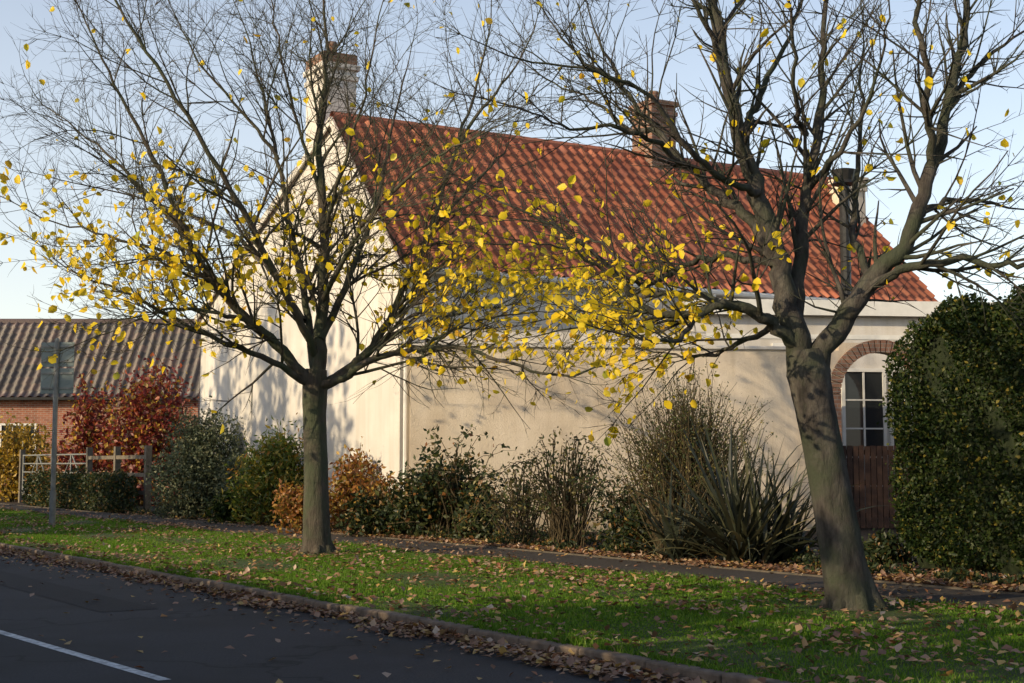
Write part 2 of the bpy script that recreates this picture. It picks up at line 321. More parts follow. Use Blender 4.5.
def chimney(name,k,w,zb,zt,wk,ww,mat,pots=2,potmat=None,parent=cot):
    bx=[(HP(k-wk/2,w-ww/2,zb),A*wk,B*ww,Zu*(zt-zb)),
        (HP(k-wk/2-0.05,w-ww/2-0.05,zt-0.42),A*(wk+.10),B*(ww+.10),Zu*0.14),
        (HP(k-wk/2-0.08,w-ww/2-0.08,zt-0.12),A*(wk+.16),B*(ww+.16),Zu*0.15)]
    boxobj(name,bx,mat,parent,0.015)
    if pots:
        tb=Tubes()
        for i in range(pots):
            off=(i-(pots-1)/2)*0.55
            tb.add([HP(k,w+off,zt+z) for z in (0,0.08,0.3,0.34,0.42)],[0.19,0.16,0.13,0.16,0.15],12)
        mkobj(name+'_pots',tb.V,tb.F,M['brick_b'],parent,smooth=True)
chimney('gable_chimney',0.62,6.0,6,12.75,1.0,1.3,M['render_w'],0)
boxobj('gable_chimney_head',[(HP(0.62-0.52,6.0-0.67,12.75+0.04),A*1.04,B*1.34,Zu*0.3)],M['brick_b'],cot,0.02)
tb=Tubes(); tb.add([HP(.62,6,13.05+z) for z in (0,0.08,0.35,0.4,0.5)],[0.2,0.17,0.14,0.17,0.16],12)
mkobj('gable_chimney_pot',tb.V,tb.F,M['brick_b'],cot,smooth=True)
chimney('ridge_chimney',10.5,RW,9.8,12.6,0.9,1.05,M['brick_b'],1)
chimney('end_chimney',L-0.5,RW-1.4,8,10.7,0.7,0.8,M['render_c'],0)
tb=Tubes(); tb.add([HP(13.45,-0.9,4.5),HP(13.45,-0.9,9.5)],[0.15,0.15],10)
tb.add([HP(13.45,-0.9,9.5),HP(13.45,-0.9,9.55),HP(13.45,-0.9,9.65),HP(13.45,-0.9,9.95),HP(13.45,-0.9,10.02)],[0.2,0.36,0.28,0.36,0.05],12)
mkobj('stove_flue',tb.V,tb.F,M['black'],cot)
def window(name,origin,U,Nn,w,h,nx,ny,parent,reveal=0.0):
    U=np.array(U,float);Nn=np.array(Nn,float);o=np.array(origin,float)
    boxobj(name+'_glass',[(o+Nn*0.012,U*w,Nn*0.01,Zu*h)],M['glass'],parent)
    bx=[(o-U*0.08-Zu*0.08,U*0.09,Nn*0.07,Zu*(h+.16)),(o+U*(w-0.01)-Zu*0.08,U*0.09,Nn*0.07,Zu*(h+.16)),
        (o+U*0.01-Zu*0.08,U*(w-.02),Nn*0.07,Zu*0.09),(o+U*0.01+Zu*(h-0.01),U*(w-.02),Nn*0.07,Zu*0.09)]
    for i in range(1,nx): bx.append((o+U*(w*i/nx-0.025),U*0.05,Nn*0.05,Zu*h))
    for j in range(1,ny): bx.append((o+Zu*(h*j/ny-0.02),U*w,Nn*0.045,Zu*0.04))
    boxobj(name+'_frame',bx,M['white'],parent)
window('upper_window',HP(11.0,-0.001,4.95),A,-B,1.3,1.0,3,2,cot)
E0=np.array([4.7,36.9,0]); E1=np.array([14.5,38.0,0]); EU=(E1-E0)/np.linalg.norm(E1-E0); EN=np.array([EU[1],-EU[0],0]); EL=np.linalg.norm(E1-E0)
boxobj('extension_walls',[(E0,EU*EL,-EN*4.5,Zu*5.75)],M['render_w'],cot)
boxobj('extension_roof',[(E0-EU*0.25+EN*0.3+Zu*5.75,EU*(EL+.5),-EN*4.7,Zu*0.10)],M['grey'],cot)
boxobj('extension_fascia',[(E0-EU*0.25+EN*0.305+Zu*5.5,EU*(EL+.5),-EN*0.05,Zu*0.4),(E0+EN*0.02+Zu*4.9,EU*EL,-EN*0.015,Zu*0.12)],M['white'],cot)
window('glazed_door',E0+EU*4.05+Zu*0.3+EN*0.002,EU,EN,1.05,3.75,2,5,cot)
window('glazed_door_b',E0+EU*5.35+Zu*0.3+EN*0.002,EU,EN,1.05,3.75,2,5,cot)
window('side_window',E0+EU*2.2+Zu*3.6+EN*0.002,EU,EN,1.0,1.1,2,2,cot)
boxobj('lean_to_fascia',[((-2.2,34.25,4.55),(7.0,0.75,0),(-0.02,0.2,0),(0,0,0.28))],M['render_w'],cot)
boxobj('lean_to_roof',[((-2.2,34.3,4.835),(7.0,0.75,0),(-0.1,1.2,0.03),(0,0,0.05))],M['grey'],cot)
# ------------------------------------------------------------ garden wall with brick arch
gw=empty('garden_wall')
W0=np.array([-2.42,33.8,0]); W1=np.array([14.5,35.9,0]); WL=np.linalg.norm(W1-W0); WU=(W1-W0)/WL; WN=np.array([WU[1],-WU[0],0])
def WP(k,n,z): return W0+WU*k+WN*n+Zu*z
ac=11.65; ar=1.05; az=3.35
th=0.32; H=4.42
boxobj('wall_left',[(WP(0,0,-0.05),WU*(ac-ar),-WN*th,Zu*(H+0.05))],M['render_c'],gw)
boxobj('wall_right',[(WP(ac+ar,0,-0.05),WU*(WL-ac-ar),-WN*th,Zu*(H+0.05))],M['render_c'],gw)
V=[];F=[];n=16
for i in range(n+1):
    a=math.pi*i/n; kx=ac-ar*math.cos(a); z=az+ar*math.sin(a)
    for (nn) in (0,-th):
        V.append(WP(kx,nn,z)); V.append(WP(kx,nn,4.62))
for i in range(n):
    a=i*4;b=a+4
    F+=[(a,b,b+1,a+1),(a+2,a+3,b+3,b+2),(a,a+2,b+2,b),(a+1,b+1,b+3,a+3)]
F+=[(0,1,3,2)]
mkobj('wall_over_arch',V,F,M['render_c'],gw)
V=[];F=[]
nb=26
for i in range(nb):
    a0=math.pi*i/nb+0.012; a1=math.pi*(i+1)/nb-0.012; q=len(V)
    for a in (a0,a1):
        for r in (ar-0.01,ar+0.30):
            for nn in (0.06,-th-0.03):
                V.append(WP(ac-r*math.cos(a),nn,az+r*math.sin(a)))
    F+=[(q,q+2,q+6,q+4),(q+1,q+5,q+7,q+3),(q,q+4,q+5,q+1),(q+2,q+3,q+7,q+6),(q,q+1,q+3,q+2),(q+4,q+6,q+7,q+5)]
mkobj('brick_arch',V,F,M['brick_b'],gw)
boxobj('arch_jambs',[(WP(ac-ar-0.26,0.06,-0.05),WU*0.27,-WN*(th+.09),Zu*(az+.04)),(WP(ac+ar-0.01,0.06,-0.05),WU*0.27,-WN*(th+.09),Zu*(az+.04))],M['brick_b'],gw)
boxobj('coping',[(WP(-0.02,0.07,H),WU*(ac-ar-0.3),-WN*(th+.14),Zu*0.09),(WP(ac+ar+.3,0.07,H),WU*(WL-ac-ar-.3),-WN*(th+.14),Zu*0.09)],M['render_w'],gw,0.02)
gt=empty('garden_gate'); bx=[]
for i in range(13):
    bx.append((WP(ac-ar+0.05+i*0.152,-0.12,0.05),WU*0.13,-WN*0.03,Zu*(2.02+random.uniform(-.01,.01))))
boxobj('boards',bx,M['gatewood'],gt)
boxobj('rails',[(WP(ac-ar+0.04,-0.155,z),WU*1.98,-WN*0.05,Zu*0.12) for z in (0.3,1.1,1.85)],M['gatewood'],gt)
# ------------------------------------------------------------ outbuilding at left
ob=empty('brick_outbuilding')
boxobj('walls',[((-30,68.4,-0.05),(14.9,0,0),(0,7.2,0),(0,0,5.1))],M['brick'],ob)
V=[(-30,68.4,5.06),(-15.1,68.4,5.06),(-15.1,75.6,5.06),(-30,75.6,5.06),(-30,72,8.7),(-15.1,72,8.7)]
mkobj('gables',V,[(0,1,5,4),(2,3,4,5),(1,2,5),(3,0,4)],M['brick'],ob)
pantiles('roof_tiles',(-30.2,67.95,4.75),(1,0,0),(0,1,1.0),15.2,5.75,M['tile_d'],ob,tw=0.42,ch=0.5,rh=0.10,step=0.10)
tb=Tubes(); tb.add([(-30.2,72.05,8.86),(-15,72.05,8.86)],[0.17,0.17],8); mkobj('ridge',tb.V,tb.F,M['tile_d'],ob)
boxobj('gutter',[((-30.2,67.85,4.7),(15.2,0,0),(0,0.12,0),(0,0,0.12))],M['black'],ob)
boxobj('rear_roof',[((-30.2,72.05,8.8),(15.2,0,0),(0,3.9,-3.9),(0,0.08,0.08))],M['tile_d'],ob)
window('window',(-24.5,68.39,1.6),(1,0,0),(0,-1,0),1.6,1.9,3,3,ob)
# ------------------------------------------------------------ metal field gate between posts
fe=empty('field_gate'); Sv=np.array([SX,SY,0]);Tv=np.array([TX,TY,0])
bx=[(np.array(st(s,16.2,-0.1)),Sv*0.2,Tv*0.2,Zu*2.35) for s in (-62.3,-57.6,-53.0,-49.8,-46.6)]
boxobj('posts',bx,M['wood'],fe)
tb=Tubes()
for (a,b) in ((-62.0,-57.7),(-57.3,-53.1)):
    for z in (0.35,0.65,0.95,1.3,1.65,2.0): tb.add([st(a,16.3,z),st(b,16.3,z)],[0.03,0.03],6)
    for s in (a,(a+b)/2,b): tb.add([st(s,16.3,0.33),st(s,16.3,2.03)],[0.035,0.035],6)
    tb.add([st(a,16.34,0.35),st((a+b)/2,16.34,2.0),st(b,16.34,0.35)],[0.03]*3,6)
mkobj('bars',tb.V,tb.F,M['post'],fe)
boxobj('rails',[(np.array(st(-52.8,16.22,z)),Sv*6.3,Tv*0.06,Zu*0.13) for z in (0.6,1.2,1.8)],M['wood'],fe)
# ------------------------------------------------------------ road sign (seen from behind)
sg=empty('traffic_sign'); px_,py_=-12.2,38.0
tb=Tubes(); tb.add([(px_,py_,-0.1),(px_,py_,4.95)],[0.065,0.065],12); tb.add([(px_,py_,4.95),(px_,py_,4.99)],[0.07,0.03],12)
tb.add([(px_,py_,0),(px_,py_,0.9)],[0.085,0.085],12)
mkobj('post',tb.V,tb.F,M['post'],sg,smooth=False)
boxobj('panels',[((px_-0.45,py_+0.10,4.22),(0.92,-0.12,0),(0.003,0.02,0),(0,0,0.66)),((px_-0.45,py_+0.10,3.5),(0.92,-0.12,0),(0.003,0.02,0),(0,0,0.68))],M['signback'],sg,0.005)
boxobj('brackets',[((px_-0.42,py_+0.065,z),(0.86,-0.11,0),(0.004,0.03,0),(0,0,0.05)) for z in (3.62,4.02,4.34,4.74)],M['post'],sg)
# ------------------------------------------------------------ trees
def crom(P,n):
    P=np.asarray(P,float); P=np.vstack([2*P[0]-P[1],P,2*P[-1]-P[-2]]); out=[]
    for i in range(1,len(P)-2):
        for j in range(n):
            t=j/n; a,b,c,d=P[i-1],P[i],P[i+1],P[i+2]
            out.append(0.5*((2*b)+(-a+c)*t+(2*a-5*b+4*c-d)*t*t+(-a+3*b-3*c+d)*t**3))
    out.append(P[-2]); return np.array(out)
def grow(tb,start,d,length,r0,level,maxlev,leafpts,leafw,upb):
    n=max(4,int(length/0.25)); pts=[start]; p=start.copy(); d=d/np.linalg.norm(d); step=length/n
    bend=rng.normal(0,0.05,3)
    for i in range(n):
        d=d+rng.normal(0,0.10,3)+bend+np.array([0,0,upb]); d/=np.linalg.norm(d); p=p+d*step; pts.append(p.copy())
    pts=np.array(pts); rad=r0*(1-0.75*np.linspace(0,1,len(pts)))
    tb.add(pts,rad,5 if r0>0.02 else 3)
    if level<maxlev:
        nb=max(2,int(length/(0.21 if level>1 else 0.23)))
        for i in range(nb):
            f=random.uniform(0.12,0.97); idx=int(f*(len(pts)-1)); q=pts[idx]
            dd=pts[min(idx+1,len(pts)-1)]-pts[max(idx-1,0)]; dd/=np.linalg.norm(dd)+1e-9
            side=np.cross(dd,rng.normal(size=3)); side/=np.linalg.norm(side)+1e-9
            an=math.radians(random.uniform(25,58))
            nd=dd*math.cos(an)+side*math.sin(an)
            grow(tb,q,nd,length*random.uniform(0.3,0.6)*(1.15-0.5*f),max(0.0045,rad[idx]*0.6),level+1,maxlev,leafpts,leafw,upb)
    if level>=2:
        k=rng.poisson(leafw(pts[-1]))
        for _ in range(k):
            q=pts[rng.integers(len(pts)//3,len(pts))]; leafpts.append(q+rng.normal(0,0.02,3))
def tree(name,base,ppm,bpx,bpy_,trunk,limbs,leafw,barkm,leafsize,seed,blen=1.0,dens=0.42,thick=1.0):
    global rng
    rng=np.random.default_rng(seed); random.seed(seed)
    e=empty(name)
    tb=Tubes(); lp=[]
    def cv(p): return np.array([base[0]+(p[0]-bpx)/ppm,base[1]+p[2],(bpy_-p[1])/ppm])
    tp=[cv((a,b,c)) for a,b,c,r in trunk]; tr=[r for *_,r in trunk]
    P=crom(np.column_stack([tp,tr]),5); tb.add(P[:,:3],P[:,3]*(1+rng.normal(0,0.012,len(P))),14)
    for a in range(7):
        an=a*0.9+0.3; q=tp[0]
        tb.add([q+np.array([math.cos(an)*0.05,math.sin(an)*0.05,0.55]),q+np.array([math.cos(an)*tr[1]*0.7,math.sin(an)*tr[1]*0.7,0.2]),q+np.array([math.cos(an)*tr[0]*1.15,math.sin(an)*tr[0]*1.15,-0.06])],[0.09,0.09,0.06],7)
    for lb in limbs:
        pts=[cv(p) for p in lb[2:]]
        P=crom(pts,5); n=len(P)
        jit=rng.normal(0,0.018,(n,3)); jit[0]=0; P=P+jit
        f=np.linspace(0,1,n); rad=thick*(lb[1]+(lb[0]-lb[1])*(1-f)**1.15)*(1+rng.normal(0,0.03,n))
        tb.add(P,rad,9 if lb[0]>0.06 else 6)
        seg=np.linalg.norm(np.diff(P,axis=0),axis=1).sum()
        nb=int(seg/dens*1.0)+2
        for i in range(nb):
            ff=0.18+0.82*(i+random.random())/nb; ff=min(ff,0.99); idx=int(ff*(n-1)); q=P[idx]
            dd=P[min(idx+1,n-1)]-P[max(idx-1,0)]; dd/=np.linalg.norm(dd)+1e-9
            side=np.cross(dd,rng.normal(size=3)); side/=np.linalg.norm(side)+1e-9
            an=math.radians(random.uniform(30,62)); nd=dd*math.cos(an)+side*math.sin(an)+np.array([0,0,0.15])
            grow(tb,q,nd,blen*random.uniform(0.9,2.1)*(1.25-0.5*ff),max(0.010,min(rad[idx]*0.5,0.032)),1,3,lp,leafw,0.035)
        grow(tb,P[-1],P[-1]-P[-3],blen*1.3,max(rad[-1],0.012),1,3,lp,leafw,0.03)
    mkobj('trunk_and_branches',tb.V,tb.F,barkm,e,smooth=True)
    lp=np.array(lp); d=rng.normal(size=(len(lp),3)); d[:,2]-=0.9
    V,F=leaves6(lp,leafsize,wid=0.8,dirs=d); mkobj('leaves',V,F,M['l_yellow'],e)
    print(name,'verts',len(tb.V),'leaves',len(lp)); return e
trunk1=[(320,556,0,.33),(319,545,0,.27),(318,520,0,.24),(317,470,0,.215),(315,420,0,.21),(315,388,0,.23),(316,370,0,.19)]
limbs1=[
 (.16,.02,(316,378,0),(320,330,.1),(323,250,0),(318,150,-.2),(322,60,.1),(318,-30,0)),
 (.12,.015,(313,392,0),(285,352,-.3),(255,325,-.6),(225,292,-.9),(195,240,-1.1),(165,170,-1.2),(130,100,-1.4),(100,40,-1.5)),
 (.075,.012,(310,385,0),(270,362,-.9),(220,340,-1.7),(165,312,-2.2),(110,290,-2.6)),
 (.09,.015,(315,375,0),(300,300,.6),(280,220,1.1),(262,140,1.4),(240,60,1.7),(220,-10,2)),
 (.08,.015,(314,355,0),(288,290,-.9),(245,205,-1.6),(200,125,-2.2),(160,60,-2.6),(130,10,-2.8)),
 (.07,.012,(300,320,.3),(265,270,1.2),(215,220,2.2),(160,190,2.8),(110,170,3.2),(60,150,3.4)),
 (.055,.012,(225,292,-.9),(180,262,-1.3),(130,250,-1.6),(70,235,-1.8)),
 (.05,.012,(195,240,-1.1),(150,195,-.8),(100,150,-.6),(50,110,-.4)),
 (.05,.012,(262,140,1.4),(225,90,1.2),(180,40,1.0),(150,-20,1)),
 (.12,.015,(317,392,0),(345,370,.2),(370,345,.3),(397,295,.5),(425,225,.6),(452,145,.6),(475,70,.6),(490,0,.6)),
 (.085,.015,(318,388,0),(345,380,-.4),(380,362,-.8),(425,356,-1.1),(465,354,-1.3),(510,370,-1.4),(560,381,-1.5),(610,370,-1.6)),
 (.085,.015,(320,340,0),(343,270,.8),(366,190,1.4),(380,110,1.8),(395,30,2.1)),
 (.06,.012,(322,300,0),(355,255,-1.0),(395,215,-1.8),(440,185,-2.4),(490,165,-2.8)),
 (.06,.012,(370,345,.3),(420,318,1.0),(470,300,1.6),(530,290,2.0)),
 (.05,.012,(321,240,0),(345,180,-.9),(370,110,-1.4),(385,40,-1.8)),
 (.05,.012,(320,200,0),(300,130,-.6),(285,60,-1.0),(275,0,-1.2)),
 (.05,.010,(255,325,-.6),(225,320,-1.5),(190,325,-2.2),(150,345,-2.6)),
 (.05,.010,(425,225,.6),(455,190,.9),(490,150,1.1),(520,110,1.3)),
 (.045,.010,(452,145,.6),(480,100,.3),(515,60,.1),(540,10,0)),
 (.045,.010,(425,356,-1.1),(460,330,-.6),(500,318,-.2),(550,310,.2)),
]
b1=(-3.46,25.6)
def lw1(p):
    px=320+(p[0]-b1[0])*55.5; py=554-p[2]*55.5
    w=2.0*math.exp(-((py-285)/85)**2)
    if px>400 and py>220: w*=1.7
    if py<170: w*=0.4
    return w*0.25+0.014
tree('autumn_tree',b1,55.5,320,554,trunk1,limbs1,lw1,M['bark'],0.145,11,blen=1.4,dens=0.36,thick=0.92)
trunk2=[(850,610,0,.36),(846,596,0,.285),(840,560,0,.25),(832,510,0,.235),(822,450,0,.225),(813,400,0,.23),(808,368,0,.245),(806,350,0,.20)]
limbs2=[
 (.18,.05,(806,372,0),(790,315,0),(781,262,0),(762,190,.1),(744,130,.1),(729,60,0),(716,-20,0),(706,-90,0)),
 (.16,.035,(812,372,0),(838,325,-.1),(868,283,-.2),(905,235,-.3),(930,170,-.3),(950,100,-.3),(965,30,-.3),(980,-60,-.3)),
 (.11,.03,(796,325,0),(808,250,.3),(820,180,.5),(835,110,.6),(842,40,.7),(850,-50,.8)),
 (.09,.012,(801,350,0),(770,326,-.2),(735,309,-.4),(700,313,-.5),(662,322,-.6),(625,300,-.7),(590,264,-.8),(550,236,-.8),(500,216,-.9)),
 (.07,.015,(862,290,-.2),(900,273,-.5),(945,269,-.7),(985,276,-.9),(1030,268,-1.1),(1080,250,-1.2)),
 (.085,.015,(777,245,0),(742,200,.3),(702,160,.5),(665,110,.7),(630,60,.8),(600,-10,1.0)),
 (.055,.012,(762,190,0),(722,186,-.5),(680,165,-1.0),(640,122,-1.3),(590,102,-1.5),(530,98,-1.7)),
 (.06,.015,(905,235,-.3),(940,202,.1),(985,190,.4),(1035,196,.6)),
 (.06,.02,(930,170,-.3),(917,110,-.7),(906,40,-.9),(900,-50,-1.0)),
 (.06,.015,(868,283,-.2),(868,220,.5),(882,150,.9),(893,80,1.2),(900,0,1.4)),
 (.06,.02,(744,130,0),(770,82,.4),(800,20,.7),(830,-50,.9)),
 (.055,.012,(781,262,0),(735,243,.9),(692,250,1.5),(650,240,2.0),(605,202,2.4),(560,160,2.7)),
 (.05,.015,(948,110,-.3),(985,62,-.1),(1035,22,0)),
 (.05,.012,(729,60,0),(700,20,-.4),(670,-30,-.6)),
 (.045,.012,(820,180,.5),(850,140,-.1),(870,90,-.5),(880,30,-.8)),
 (.05,.010,(735,309,-.4),(700,290,.3),(665,285,.8),(620,290,1.2),(570,300,1.6)),
 (.04,.010,(700,313,-.5),(670,345,-.9),(640,350,-1.2),(610,345,-1.5)),
 (.045,.010,(770,326,-.2),(735,345,.4),(700,352,.8),(665,340,1.2)),
 (.045,.010,(665,110,.7),(640,100,1.2),(600,60,1.5),(550,30,1.8)),
 (.045,.010,(702,160,.5),(660,140,.0),(610,130,-.4),(560,135,-.7),(510,120,-1)),
 (.040,.010,(630,60,.8),(590,40,.6),(550,0,.4)),
 (.045,.010,(692,250,1.5),(660,270,1.2),(620,262,.9),(570,240,.6),(520,235,.4)),
 (.045,.012,(820,120,.5),(800,100,.0),(790,50,-.5),(770,-20,-.9)),
]
b2=(3.75,16.0)
def lw2(p):
    px=845+(p[0]-b2[0])*88.9; py=607-p[2]*88.9
    if px<780: w=2.0*math.exp(-((py-290)/75)**2)+0.10
    else: w=0.10+0.25*math.exp(-((py-200)/90)**2)
    if py>300 and px<780: w+=2.2
    return w*0.42
tree('autumn_tree',b2,88.9,845,607,trunk2,limbs2,lw2,M['bark2'],0.105,23,blen=0.85,dens=0.27,thick=0.88)
# ------------------------------------------------------------ shrubs
rng=np.random.default_rng(5); random.seed(5)
def lobes(cx,cy,w,d,h,n,nl,zmin=0.02,shell=0.5):
    P=[]
    for i in range(nl):
        a=random.uniform(0,6.28); rr=random.uniform(0,0.6)
        lx=cx+math.cos(a)*rr*w/2; ly=cy+math.sin(a)*rr*d/2; lz=random.uniform(0.25,0.7)*h
        rx=random.uniform(0.16,0.36)*w; ry=random.uniform(.2,.4)*d; rz=min(h-lz,h*0.35)*random.uniform(0.7,1.1)+0.05
        m=n//nl; v=rng.normal(size=(m,3)); v/=np.linalg.norm(v,axis=1)[:,None]
        r=rng.uniform(shell,1.0,m)**0.6*(1+rng.normal(0,0.14,m))
        P.append(np.array([lx,ly,lz])+v*r[:,None]*np.array([rx,ry,rz]))
    m=n//3; a=rng.uniform(0,6.28,m); r=np.sqrt(rng.uniform(0,1,m))
    P.append(np.stack([cx+np.cos(a)*r*w*.46,cy+np.sin(a)*r*d*.46,rng.uniform(0,0.5,m)*h],1))
    P=np.concatenate(P); P[:,2]=np.abs(P[:,2])+zmin; return P
def shrub(name,cx,cy,w,d,h,n,ls,mat,nl=9,stems=24,wid=0.6,shell=0.3):
    e=empty(name)
    P=lobes(cx,cy,w,d,h,n,nl,shell=shell)
    tb=Tubes(); ex=[]
    for i in range(stems):
        q=P[rng.integers(len(P))]; b=np.array([cx+random.uniform(-.15,.15)*w,cy+random.uniform(-.15,.15)*d,-0.05])
        q=b+(q-b)*1.14
        mid=(b+q)/2+np.array([random.uniform(-.15,.15),random.uniform(-.15,.15),0.12*h]); pp=crom([b,mid,q],4)
        tb.add(pp,np.linspace(0.028,0.006,len(pp)),5)
        for _ in range(12): ex.append(pp[rng.integers(4,len(pp))]+rng.normal(0,0.07,3))
    P=np.concatenate([P,np.array(ex)]); P[:,2]=np.maximum(P[:,2],0.02)
    V,F=leaves(P,ls,wid=wid); mkobj('foliage',V,F,mat,e)
    mkobj('stems',tb.V,tb.F,M['stem'],e); return e
shrub('golden_shrub',-21.8,62.5,3.6,2.4,3.9,2800,0.2,M['l_gold'])
shrub('red_leaved_shrub',-14.5,56.5,4.0,3.0,6.0,5200,0.21,M['l_red'],nl=16,stems=60)
shrub('red_leaved_shrub',-17.0,57.5,3.2,2.4,5.0,2800,0.2,M['l_red'],nl=9,stems=40)
shrub('grey_green_shrub',-9.55,43.5,3.0,2.4,3.3,13000,0.10,M['l_greygreen'],nl=14,stems=60)
shrub('grey_green_shrub',-8.0,41.8,1.6,1.8,2.0,4000,0.10,M['l_greygreen'],nl=7)
shrub('yellow_green_shrub',-6.3,38.6,3.0,2.0,2.7,4600,0.17,M['l_fern'],nl=12,wid=0.35,stems=60)
shrub('orange_shrub',-3.85,35.2,2.2,1.4,1.9,2200,0.13,M['l_orange'],nl=8,stems=40)
shrub('orange_shrub',-4.9,33.7,1.6,1.2,1.2,1500,0.12,M['l_orange'],nl=6)
shrub('dark_leaved_shrub',-1.7,31.6,2.4,1.5,1.7,3000,0.13,M['l_dark'],nl=10,stems=40)
shrub('dark_leaved_shrub',-0.6,30.6,1.5,1.2,1.2,1600,0.13,M['l_dark'],nl=8)
shrub('low_shrub',-3.0,32.2,2.0,1.2,1.0,2200,0.12,M['l_dark'],nl=6)
shrub('low_shrub',2.4,26.0,2.0,1.0,0.8,2400,0.10,M['l_dark'],nl=6)
shrub('low_shrub',5.9,23.0,1.3,1.2,0.5,1000,0.10,M['l_dark'],nl=6)
shrub('low_shrub',-7.3,39.6,2.4,1.2,1.0,2600,0.12,M['l_hedge'],nl=6)
def arching(name,cx,cy,w,h,ns,mat,ls,dropz=0.55,lpb=16,curve=0.3,spread=.2):
    e=empty(name); tb=Tubes(); lp=[]
    for i in range(ns):
        a=random.uniform(0,6.28); rr=random.uniform(0.1,1.0)*w/2; hh=h*random.uniform(0.55,1.0)*(1-0.25*rr/(w/2))
        b=np.array([cx+random.uniform(-spread,spread),cy+random.uniform(-spread,spread),-0.03]); tip=np.array([cx+math.cos(a)*rr,cy+math.sin(a)*rr*0.7,hh*random.uniform(dropz,1)])
        mid=b*(1-curve)+tip*curve; mid[2]=hh*(0.45+0.55*(1-dropz)); 
        pp=crom([b,mid,b*0.25+tip*0.75+np.array([0,0,0.28*hh*(1.3-dropz)]) if dropz<0.7 else b*.3+tip*.7+np.array([0,0,.1*hh]),tip],5)
        pp+=rng.normal(0,0.015,pp.shape); tb.add(pp,np.linspace(0.013,0.003,len(pp)),4)
        for _ in range(lpb): lp.append(pp[rng.integers(3,len(pp))]+rng.normal(0,0.06,3))
    lp=np.array(lp); lp[:,2]=np.maximum(lp[:,2],0.02)
    mkobj('stems',tb.V,tb.F,M['stem'],e); V,F=leaves(lp,ls,wid=0.5); mkobj('leaves',V,F,mat,e)
arching('arching_shrub',1.05,27.6,3.8,2.5,90,M['l_broom'],0.085,0.3,16,.5,.3)
arching('arching_shrub',0.2,28.6,2.8,1.9,60,M['l_broom'],0.085,0.3,16,.5,.3)
arching('arching_shrub',2.2,27.0,2.2,1.6,50,M['l_dark'],0.09,0.3,18,.5,.3)
arching('broom_shrub',3.1,25.4,3.2,3.9,560,M['l_broom'],0.05,0.75,22,0.55,.5)
arching('dark_leaved_shrub',-1.3,31.2,3.2,2.9,60,M['l_dark'],0.14,0.6,14,0.4,.5)
arching('dark_leaved_shrub',-3.0,32.6,1.8,1.9,40,M['l_orange'],0.12,0.5,16,0.4,.4)
def swords(name,cx,cy,n,Lg,mat):
    V=[];F=[]
    for i in range(n):
        a=random.uniform(0,6.28); el=math.radians(random.uniform(22,82)); Ln=Lg*random.uniform(0.55,1.1)
        b=np.array([cx+random.gauss(0,.16),cy+random.gauss(0,.16),0.0]); d=np.array([math.cos(a)*math.cos(el),math.sin(a)*math.cos(el),math.sin(el)])
        sd=np.array([-math.sin(a),math.cos(a),0.0])+rng.normal(0,.35,3); sd/=np.linalg.norm(sd); droop=random.uniform(0.1,0.7)*math.cos(el)+0.03
        wd=random.uniform(0.022,0.042); m=8; q=len(V)
        if random.random()<0.2: droop+=0.8
        p=b.copy()
        for j in range(m+1):
            f=j/m; w=wd*(1-f**2.2)+0.002; V.append(p-sd*w); V.append(p+sd*w)
            d=d-np.array([0,0,droop/m*2*f*1.8]); d/=np.linalg.norm(d); p=p+d*Ln/m; p[2]=max(p[2],0.02)
        for j in range(m): F.append((q+2*j,q+2*j+1,q+2*j+3,q+2*j+2))
    return mkobj(name,V,F,mat)
swords('phormium_plant',3.75,23.3,230,2.35,M['l_sword'])
swords('phormium_plant',4.5,23.9,90,1.9,M['l_sword'])
swords('phormium_plant',2.75,23.9,70,1.6,M['l_sword'])
P=[]
for i in range(110):
    s=random.uniform(-48,-9); t=random.uniform(15.4,19); c=st(s,t); m=220; r=random.uniform(.2,.6)
    if s>-16: t=random.uniform(15.4,16.2); c=st(s,t); r*=.6
    v=rng.normal(size=(m,3)); v/=np.linalg.norm(v,axis=1)[:,None]; v[:,2]=np.abs(v[:,2]); P.append(np.array(c)+v*rng.uniform(.4,1.1,m)[:,None]*np.array([r,r,r*random.uniform(.4,.9)]))
V,F=leaves(np.concatenate(P),0.085,wid=0.5); mkobj('ground_cover_plants',V,F,M['l_dark'])
